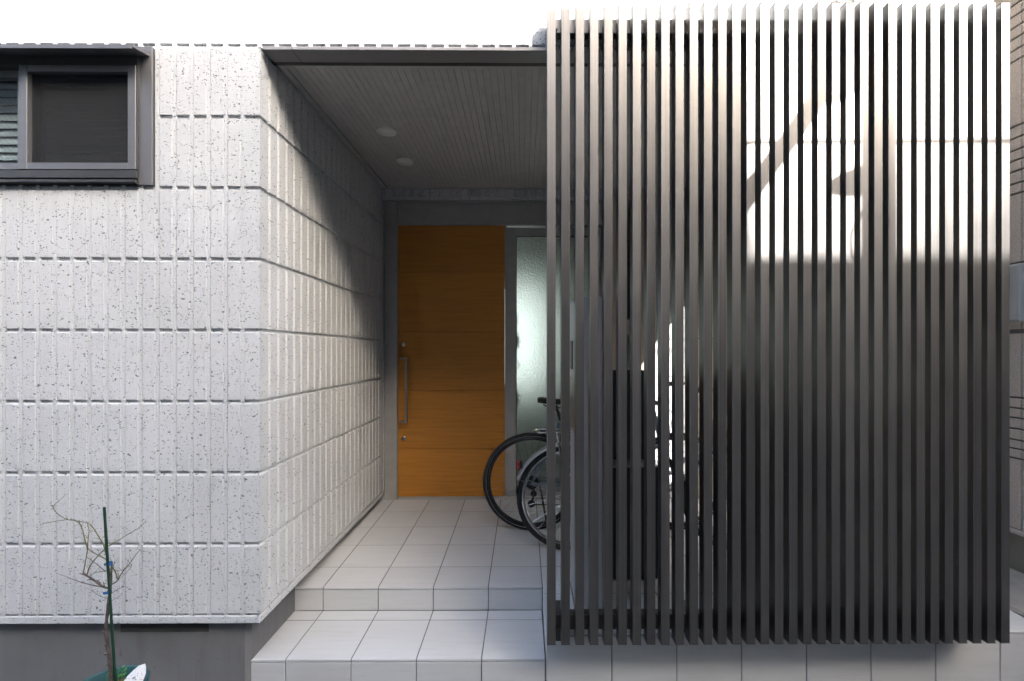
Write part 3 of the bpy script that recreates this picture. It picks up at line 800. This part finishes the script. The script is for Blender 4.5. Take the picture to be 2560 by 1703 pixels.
    if not city:
        cas = MB()
        for i in range(7): cas.lathe((rear.x, cy-.052+i*.004, rear.z), [(0,0),(.024+.004*i,0),(.024+.004*i,.002),(0,.002)], 24, 'y')
        cas.build('cassette', M['black'], b)
        d = MB().tube([rear+Vector((.0,-.06,-.02)), rear+Vector((.02,-.065,-.06)), rear+Vector((-.005,-.06,-.13))], .009, 8)
        d.lathe((rear.x+.012, cy-.058, rear.z-.07), [(0,0),(.022,0),(.022,.006),(0,.006)], 14, 'y').lathe((rear.x-.004, cy-.058, rear.z-.14), [(0,0),(.026,0),(.026,.006),(0,.006)], 14, 'y')
        d.build('derailleur', M['black'], b, True)
        MB().tube([rear+Vector((.06,.07,-.05)), rear+Vector((.11,.12,fz-hz+.012))], .008, 8).build('kickstand', M['black'], b, True)
        c = (rear.x+.08, cy, hz+r+.01)
        MB().bbox(c[0]-.018, c[0]+.018, cy-.035, cy+.035, c[2]-.02, c[2]+.012, .004).build('brake_caliper', M['black'], b)
    else:
        def fender(x, a0, a1, nm):
            m = MB(); N = 30
            for i in range(N+1):
                a = a0+(a1-a0)*i/N
                for (dy, dr) in ((-.030,.002),(-.026,.014),(-.013,.021),(0,.023),(.013,.021),(.026,.014),(.030,.002)):
                    rr = r + dr
                    m.v.append((x+rr*math.cos(a), cy+dy, hz+rr*math.sin(a)))
            for i in range(N):
                for k in range(6):
                    m.f.append((i*7+k, i*7+k+1, (i+1)*7+k+1, (i+1)*7+k))
            return m.build(nm, M['silverframe'], b, True)
        fd = fender(cx, R(160), R(35), 'rear_fender')
        fender(cx+wb, R(150), R(5), 'front_fender')
        for sg in (-1, 1):
            MB().tube([rear+Vector((0,sg*.065,0)), rear+Vector((-.335*math.cos(R(21)),sg*.034,.335*math.sin(R(21))))], .0022, 6).build('fender_stay', M['chrome'], fd)
        a = R(147)
        c = (cx+(r+.045)*math.cos(a), cy, hz+(r+.045)*math.sin(a))
        MB().bbox(c[0]-.014, c[0]+.004, cy-.024, cy+.024, c[2]-.026, c[2]+.026, .006).build('rear_reflector', M['red'], fd)
        MB().bbox(c[0]+.005, c[0]+.022, cy-.018, cy+.018, c[2]-.02, c[2]+.03, .004).build('reflector_mount', M['black'], fd)
        a = R(164); c = (cx+(r+.012)*math.cos(a), cy, hz+(r+.012)*math.sin(a))
        MB().bbox(c[0]-.004, c[0]+.003, cy-.026, cy+.026, c[2]-.07, c[2]+.01, .002).build('mud_flap', M['black'], fd)
        rk = MB(); rz = fz + .765
        for dy in (-.065, .065):
            rk.tube([(cx-.20,cy+dy,rz),(cx+.22,cy+dy,rz)], .005, 8)
        rk.tube([(cx-.20,cy-.065,rz),(cx-.225,cy-.03,rz),(cx-.225,cy+.03,rz),(cx-.20,cy+.065,rz)], .005, 8)
        for dx in (-.12,-.02,.08,.18): rk.tube([(cx+dx,cy-.065,rz),(cx+dx,cy+.065,rz)], .004, 8)
        for sg in (-1,1):
            rk.tube([(cx-.09,cy+sg*.065,rz),(cx,cy+sg*.068,hz)], .004, 8); rk.tube([(cx+.06,cy+sg*.065,rz),(cx,cy+sg*.068,hz)], .004, 8)
        rk.build('rear_rack', M['chrome'], b, True)
        bk = MB(); bx0, bx1 = cx+wb-.02, cx+wb+.27; z0, z1 = fz+.72, fz+.97
        for z in (z0, z0+.04, z0+.08, z0+.12, z0+.16, z0+.20, z1):
            k = .85+.15*(z-z0)/(z1-z0)
            xm, hw, hy = (bx0+bx1)/2, (bx1-bx0)/2*k, .17*k
            bk.tube([(xm-hw,cy-hy,z),(xm+hw,cy-hy,z),(xm+hw,cy+hy,z),(xm-hw,cy+hy,z)], .0025 if z < z1 else .005, 5, closed=True)
        for i in range(13):
            t = -1+2*i/12
            for sg in (-1,1):
                xm, hw = (bx0+bx1)/2, (bx1-bx0)/2
                bk.tube([(xm+hw*t*.85,cy+sg*.17*.85,z0),(xm+hw*t,cy+sg*.17,z1)], .002, 4, cap=False)
                bk.tube([(xm+sg*hw*.85,cy+.17*t*.85,z0),(xm+sg*hw,cy+.17*t,z1)], .002, 4, cap=False)
            bk.tube([((bx0+bx1)/2+.12*t,cy-.14,z0),((bx0+bx1)/2+.12*t,cy+.14,z0)], .002, 4, cap=False)
        bk.build('front_basket', M['steel'], b)
        MB().tube([rear+Vector((0,.08,-.01)), rear+Vector((-.02,.10,fz-hz+.01)), rear+Vector((-.02,-.10,fz-hz+.01)), rear+Vector((0,-.08,-.01))], .007, 8).build('double_stand', M['chrome'], b, True)
    return b
bike('bicycle', 'black tyred bicycle with derailleur, furthest back against the frosted glass', X(1329.6, 3.354), 3.354, .3465, M['blueframe'], False)
bike('bicycle', 'silver city bicycle with polished mudguard and rear rack, nearer the slats', X(1423, 3.04), 3.04, .338, M['silverframe'], True)

# ------------------------------------------------------------------ things behind the slats
px0, px1 = X(1440, 2.35), X(1509, 2.35)
post = empty('entry_post', ((px0+px1)/2, 2.49, flz(2.49)), 'slender silver grey metal entry post standing just behind the slats', 'post')
MB().bbox(px0, px1, 2.35, 2.636, flz(2.35)+.012, .266, .004).build('post_body', M['post'], post)
MB().bbox(px0-.006, px1+.006, 2.344, 2.642, flz(2.35)-.001, flz(2.35)+.0115, .002).build('base_plate', M['steel'], post)
MB().box(px0-.004, px0-.0003, 2.50, 2.60, -.10, .05).build('intercom_panel', M['black'], post)
MB().box(px0-.003, px0-.0003, 2.40, 2.625, -.42, -.14).build('letter_flap', M['steel'], post)
cab = empty('storage_cabinet', (.57, 2.76, flz(2.76)), 'black two tier storage cabinet standing behind the slats', 'cabinet')
lc = MB().bbox(.41, X(1646, 2.64), 2.645, 2.875, flz(2.64)+.012, -.655, .004).build('lower_box', M['black'], cab)
MB().bbox(.405, X(1646, 2.64)+.004, 2.638, 2.88, -.6545, -.644, .003).build('lid', M['steel'], cab)
MB().bbox(.42, X(1612, 2.785), 2.785, 2.875, -.6435, -.1175, .004).build('upper_box', M['black'], cab)
for x in (.43, .72):
    for y in (2.67, 2.85): MB().lathe((x, y, flz(y)), [(0,0),(.015,0),(.015,.014),(0,.014)], 12).build('foot', M['rubber'], cab)

# ------------------------------------------------------------------ neighbouring house on the right
NX = 2.912
nb = empty('neighbour_house', (4.5, 5.0, GR), 'neighbouring house with rough grey brown grooved siding across the narrow alley', 'house')
grooves = [2.052,1.985,1.917,1.851,1.782,1.717, 1.328,1.258,1.187,1.125,1.061,.989,.927,.517,.12,.105, -.28,-.342,-.40,-.465,-.53,-.583,-.64]
grooves = [2.9,2.83,2.76,2.69,2.62,2.55] + grooves
core = MB().box(NX+.008, 6.5, 1.55, 12, -1.06, 5.0).build('wall_core', M['grout'], nb)
zs = [5.0] + grooves + [-1.06]
for i in range(len(zs)-1):
    if zs[i]-zs[i+1] < .03: continue
    for (y0, y1) in ((1.55, 2.755), (2.760, 4.57), (4.575, 6.4)):
        MB().bbox(NX, NX+.02, y0, y1, zs[i+1]+.005, zs[i]-.005, .003).build('siding_board', M['neigh'], nb)
MB().box(NX+.03, 6.5, 1.56, 12, GR+.001, -1.0605).build('plinth', M['plinth'], nb)
MB().bbox(NX-.012, NX+.03, 1.55, 12, -1.085, -1.0605, .004).build('water_table', M['neigh'], nb)
MB().box(2.75, 6.7, 1.4, 12.2, 5.0, 5.12).build('roof', M['roof'], nb)
mb_ = MB().bbox(NX-.035, NX-.003, 2.735, 3.05, .168, .506, .006).build('meter_box', M['box'], nb)
MB().bbox(NX-.040, NX-.0355, 2.745, 3.04, .178, .496, .002).build('box_cover', M['box'], mb_)

# ------------------------------------------------------------------ potted sapling
YP = 1.84
pc = (-1.615, YP); RZ = -1.30; PRD = .132
sap = empty('potted_sapling', (pc[0], pc[1], GR), 'bare young sapling tied to a green stake in a dark green pot', 'sapling')
MB().lathe((pc[0], pc[1], 0), [(0,GR+.004),(.088,GR+.004),(.092,GR+.012),(PRD-.012,RZ-.03),(PRD-.010,RZ-.028),(PRD-.002,RZ-.022),(PRD,RZ-.012),(PRD,RZ-.003),(PRD-.004,RZ),(PRD-.010,RZ-.003),(PRD-.016,RZ-.02),(PRD-.022,RZ-.06)], 64).build('pot', M['pot'], sap, True)
so_ = MB(); N = 40; rings = 9
so_.v.append((pc[0], pc[1], RZ-.040))
for i in range(1, rings+1):
    rr = (PRD-.019)*i/rings
    for k in range(N):
        a = 2*math.pi*k/N
        so_.v.append((pc[0]+rr*math.cos(a), pc[1]+rr*math.sin(a), RZ-.045+rnd.uniform(-.005,.006)))
for k in range(N): so_.f.append((0, 1+k, 1+(k+1) % N))
for i in range(rings-1):
    for k in range(N):
        l = (k+1) % N; so_.f.append((1+i*N+k, 1+i*N+l, 1+(i+1)*N+l, 1+(i+1)*N+k))
so_.build('soil', M['soil'], sap)
YT = 1.865
def q(zx, zy, Y=YT): return Vector(at(100+zx/3.387, 1240+zy/3.387, Y))
def smooth_path(pts, sub=4):
    out = []
    for i in range(len(pts)-1):
        p0, p1, p2, p3 = pts[max(i-1,0)], pts[i], pts[i+1], pts[min(i+2,len(pts)-1)]
        for s in range(sub):
            t = s/sub
            out.append(.5*((2*p1)+(p2-p0)*t+(2*p0-5*p1+4*p2-p3)*t*t+(3*p1-p0-3*p2+p3)*t**3))
    out.append(pts[-1]); return out
trunk_pts = [(603,1640),(600,1568),(597,1440),(588,1360),(572,1270),(563,1180),(558,1110),(570,1000),(580,900),(592,810),(600,740),(603,660),(607,580)]
tp = smooth_path([q(a, b) for a, b in trunk_pts])
tr = [.0085*(1-.62*i/(len(tp)-1))*(1+.10*math.sin(i*2.1)) for i in range(len(tp))]
trunk = MB().tube(tp, tr, 9)
for (a, b) in ((575,1330),(600,1420),(575,1255),(560,1150)):
    c = q(a, b); trunk.lathe((c.x-.004, c.y-.004, c.z), [(0,-.006),(.006,-.003),(.0065,.002),(0,.006)], 8)
trunk.build('trunk', M['bark'], sap, True)
branches = [
 ([(590,782),(530,768),(480,730),(420,690),(363,652)], .0042, .0030, .0, 'bark'),
 ([(365,655),(385,560),(400,460),(408,360),(415,290),(400,225)], .0022, .0010, .02, 'twig'),
 ([(400,665),(420,600),(480,520),(560,440),(650,385),(745,325),(830,275),(900,215)], .0025, .0008, -.03, 'twig'),
 ([(525,770),(440,755),(340,728),(232,690)], .0024, .0009, -.05, 'bark'),
 ([(600,752),(650,722),(700,640),(760,570),(810,500),(852,450)], .0026, .0010, .03, 'bark'),
 ([(655,702),(640,650),(610,600),(560,540),(480,495),(410,450),(380,370),(355,270),(310,215),(235,200),(160,160),(110,95),(165,40)], .0024, .0010, .0, 'twig'),
 ([(312,213),(235,202),(130,215),(0,245)], .0015, .0007, -.02, 'twig'),
 ([(560,500),(540,420),(500,350),(450,270),(400,230),(312,212)], .0024, .0012, .01, 'twig'),
 ([(555,640),(470,570),(400,520)], .0016, .0008, .03, 'bark'),
 ([(420,682),(470,650),(560,640),(690,630),(770,590)], .0013, .0007, -.02, 'twig'),
 ([(600,832),(660,790),(730,765)], .0014, .0007, .02, 'bark'),
 ([(570,868),(500,845),(440,800)], .0012, .0006, -.02, 'bark'),
 ([(603,892),(650,860),(700,835)], .0010, .0006, .02, 'bark'),
 ([(760,575),(775,595),(690,690),(650,715)], .0010, .0006, .02, 'bark'),
 ([(605,640),(622,590),(638,540)], .0012, .0006, .01, 'bark')]
for pts, r0, r1, dY, mt in branches:
    nP = len(pts)
    P = [q(a, b, YT + dY*i/(nP-1)) for i, (a, b) in enumerate(pts)]
    P = smooth_path(P, 4); m = MB()
    m.tube(P, [r0+(r1-r0)*i/(len(P)-1) for i in range(len(P))], 6)
    for i in range(3, len(P)-1):
        if rnd.random() < .62:
            d = (P[i+1]-P[i]).normalized(); s = Vector((rnd.uniform(-1,1), rnd.uniform(-.6,.6), rnd.uniform(-.4,1))).normalized()
            L = rnd.uniform(.006, .038); e = P[i]+(d*.6+s*.8)*L
            m.tube([P[i], P[i]*.5+e*.5+Vector((0,0,.002)), e], [r1*.9, r1*.7, r1*.45], 4)
    m.build('branch', M[mt], sap, True)
s0_, s1_ = Vector(at(288, 1700, 1.85)), Vector(at(260.5, 1268, 1.85))
s0_ = s0_ + (s0_-s1_).normalized()*.06
stk = MB().tube([s0_+(s1_-s0_)*i/24 for i in range(25)], [.0046+.0004*(i % 2) for i in range(25)], 10).build('stake', M['stake'], sap, True)
for (a, b, L) in ((583,577,.016),(577,820,.017)):
    c = q(a, b, 1.85); mt = MB()
    t = MB().lathe((c.x, 1.856, c.z), [(.0075,-.006),(.0085,0),(.0075,.006)], 12)
    t.hexa([(c.x-L,1.846,c.z-.005),(c.x-.004,1.847,c.z-.005),(c.x-.004,1.849,c.z-.005),(c.x-L,1.848,c.z-.005),(c.x-L,1.846,c.z+.004),(c.x-.004,1.847,c.z+.005),(c.x-.004,1.849,c.z+.005),(c.x-L,1.848,c.z+.004)])
    t.build('tie', M['tie'], sap, True)
# weeds in the pot
for (px, py, s) in ((308,1667,.016),(312,1675,.015),(304,1680,.013),(299,1676,.010),(294,1672,.008),(297,1673,.008),(315,1671,.010),(301,1688,.012),(308,1686,.011),(313,1684,.010),(296,1690,.010),(270,1684,.007),(266,1689,.006)):
    c = Vector(at(px, py, 1.845+rnd.uniform(-.02,.03))); lf_ = MB()
    ax = Vector((rnd.uniform(.2,1), rnd.uniform(-.5,.5), rnd.uniform(.3,.9))).normalized(); sx = ax.cross(Vector((0,-1,.6))).normalized(); nn = ax.cross(sx)
    prof = [(-1,0),(-.6,.5),(0,.68),(.55,.5),(1,0)]
    for (u, v_) in prof: lf_.v.append(tuple(c+ax*u*s*.5+sx*v_*s*.5+nn*.0015))
    for (u, v_) in prof[1:-1][::-1]: lf_.v.append(tuple(c+ax*u*s*.5-sx*v_*s*.5+nn*.0015))
    for (u, v_) in prof: lf_.v.append(tuple(c+ax*u*s*.5))
    lf_.f += [(0,1,9,8),(1,2,10,9),(2,3,11,10),(3,4,12,11),(4,5,11,12),(5,6,10,11),(6,7,9,10),(7,0,8,9)]
    lf_.tube([c-ax*s*.5, Vector((c.x-.004, c.y, RZ-.044))], .0007, 4)
    lf_.build('weed_leaf', M['leaf'], sap)
# broken stone leaning in the pot
sh_ = empty('stone_shard', at(320, 1700, 1.83), 'white flecked broken stone shard leaning in the green pot', 'stone')
A = Vector(at(347, 1663, 1.85)); B0 = Vector(at(303, 1712, 1.80)); B1 = Vector(at(337, 1712, 1.80))
bm = bmesh.new()
outl = [B0+(B0-A)*.35, B1+(B1-A)*.3, B1*.55+A*.45+Vector((.010,0,0)), B1*.2+A*.8+Vector((.004,0,.002)), A, A*.72+B0*.28+Vector((-.002,0,.004)), A*.4+B0*.6+Vector((-.004,0,.002))]
vf = [bm.verts.new(p) for p in outl]; vb = [bm.verts.new(p+Vector((.010,.022,-.006))) for p in outl]
bm.faces.new(vf); bm.faces.new(vb[::-1])
for i in range(len(outl)): j = (i+1) % len(outl); bm.faces.new((vf[i], vb[i], vb[j], vf[j]))
bmesh.ops.bevel(bm, geom=bm.edges[:], offset=.0022, segments=2, affect='EDGES')
sm_ = MB(); sm_.addbm(bm); sm_.build('shard', M['conc'], sh_, True)

# ------------------------------------------------------------------ across the street (behind the camera): what shades the facade
sxy, szy = SUN.x/-SUN.y, SUN.z/-SUN.y
OY = -3.8
def cast(Xs, zs_, Yp, Yf=YSF):            # point on plane Yp whose shadow falls at (Xs, zs_) on plane Yf
    L = Yf - Yp; return (Xs + L*sxy, Yp, zs_ + L*szy)
ob = empty('opposite_house', (-3, OY-3, GR), 'plain rendered house across the street facing the porch', 'house')
ec = cast(.90, 1.372, OY, WF)
MB().box(-9, ec[0], OY-7, OY, GR+.001, ec[2]).build('wall', M['opp'], ob)
for i in range(4):
    for z in (-.6, 2.2):
        w_ = MB().bbox(-7+2.2*i, -5.8+2.2*i, OY+.002, OY+.04, z, z+1.2, .004).build('window_frame', M['frame_dk'], ob)
        MB().box(-6.95+2.2*i, -5.85+2.2*i, OY+.041, OY+.045, z+.05, z+1.15).build('pane', M['black'], w_)
o2 = empty('low_house', (8, OY-3, GR), 'lower flat roofed house across the street beside the rendered house', 'house')
e2 = cast(2.0, Zr(640, 1.8, YSF), OY, YSF)
MB().box(ec[0]+.02, 14, OY-7, OY, GR+.001, e2[2]).build('wall', M['opp'], o2)
for i in range(3):
    w_ = MB().bbox(5+2.2*i, 6.2+2.2*i, OY+.002, OY+.04, -.6, .7, .004).build('window_frame', M['frame_dk'], o2)
    MB().box(5.05+2.2*i, 6.15+2.2*i, OY+.041, OY+.045, -.55, .65).build('pane', M['black'], w_)
PY = .4
pole = empty('utility_pole', (cast(X(2197,YSF),0,PY)[0], PY, GR), 'slim utility pole with street lamp at the edge of the road', 'pole')
def sh(px, py, Yp=PY): return cast(X(px, YSF), Zr(py, X(px,YSF), YSF), Yp)
pxx = pole.location.x
MB().tube([(pxx, PY, GR), (pxx, PY, 6.8)], [.072, .058], 16).build('pole_shaft', M['pole'], pole, True)
MB().tube([sh(1830, 545), sh(1990, 325), sh(2150, 90), sh(2192, 30)], .042, 8).build('stay', M['pole'], pole, True)
a_, b_ = sh(2188, 445), sh(2082, 466)
MB().tube([a_, tuple(.4*u+.6*v for u, v in zip(a_, b_)), b_], [.06, .05, .032], 12).build('street_lamp', M['pole'], pole, True)
MB().tube(smooth_path([Vector(sh(p, r_)) for p, r_ in ((2175,480),(2150,540),(2127,590),(2133,640),(2155,655),(2168,620),(2162,560),(2180,500))]), .006, 6).build('loose_cable', M['cable'], pole)
c = sh(2115, 120)
MB().tube([(c[0]-.03, PY, c[2]-.15), (c[0]-.03, PY, c[2]+.19)], .12, 16).build('added_shade_can', M['pole'], pole, True)  # unseen can, added to cast the shade lump on the upper slats
c = sh(2228, 462); MB().bbox(c[0]-.05, c[0]+.004, PY-.03, PY+.03, c[2]-.03, c[2]+.03, .01).build('clamp', M['pole'], pole)
for py in (392, 402, 412): 
    c = sh(2226, py); MB().tube([(pxx, PY, c[2]), (c[0], PY, c[2])], .006, 6).build('step_bolt', M['cable'], pole)
for k, (py0, py1, rr) in enumerate(((350, 352, .010), (20, -30, .012))):
    a_, b_ = sh(1400, py0+8), sh(2700, py1)
    P = [Vector(a_)*(1-t)+Vector(b_)*t for t in [i/10 for i in range(11)]]
    MB().tube([Vector(a_)+(Vector(a_)-Vector(b_))*2] + P + [Vector(b_)+(Vector(b_)-Vector(a_))*2], rr, 6).build('service_cable', M['cable'], pole)
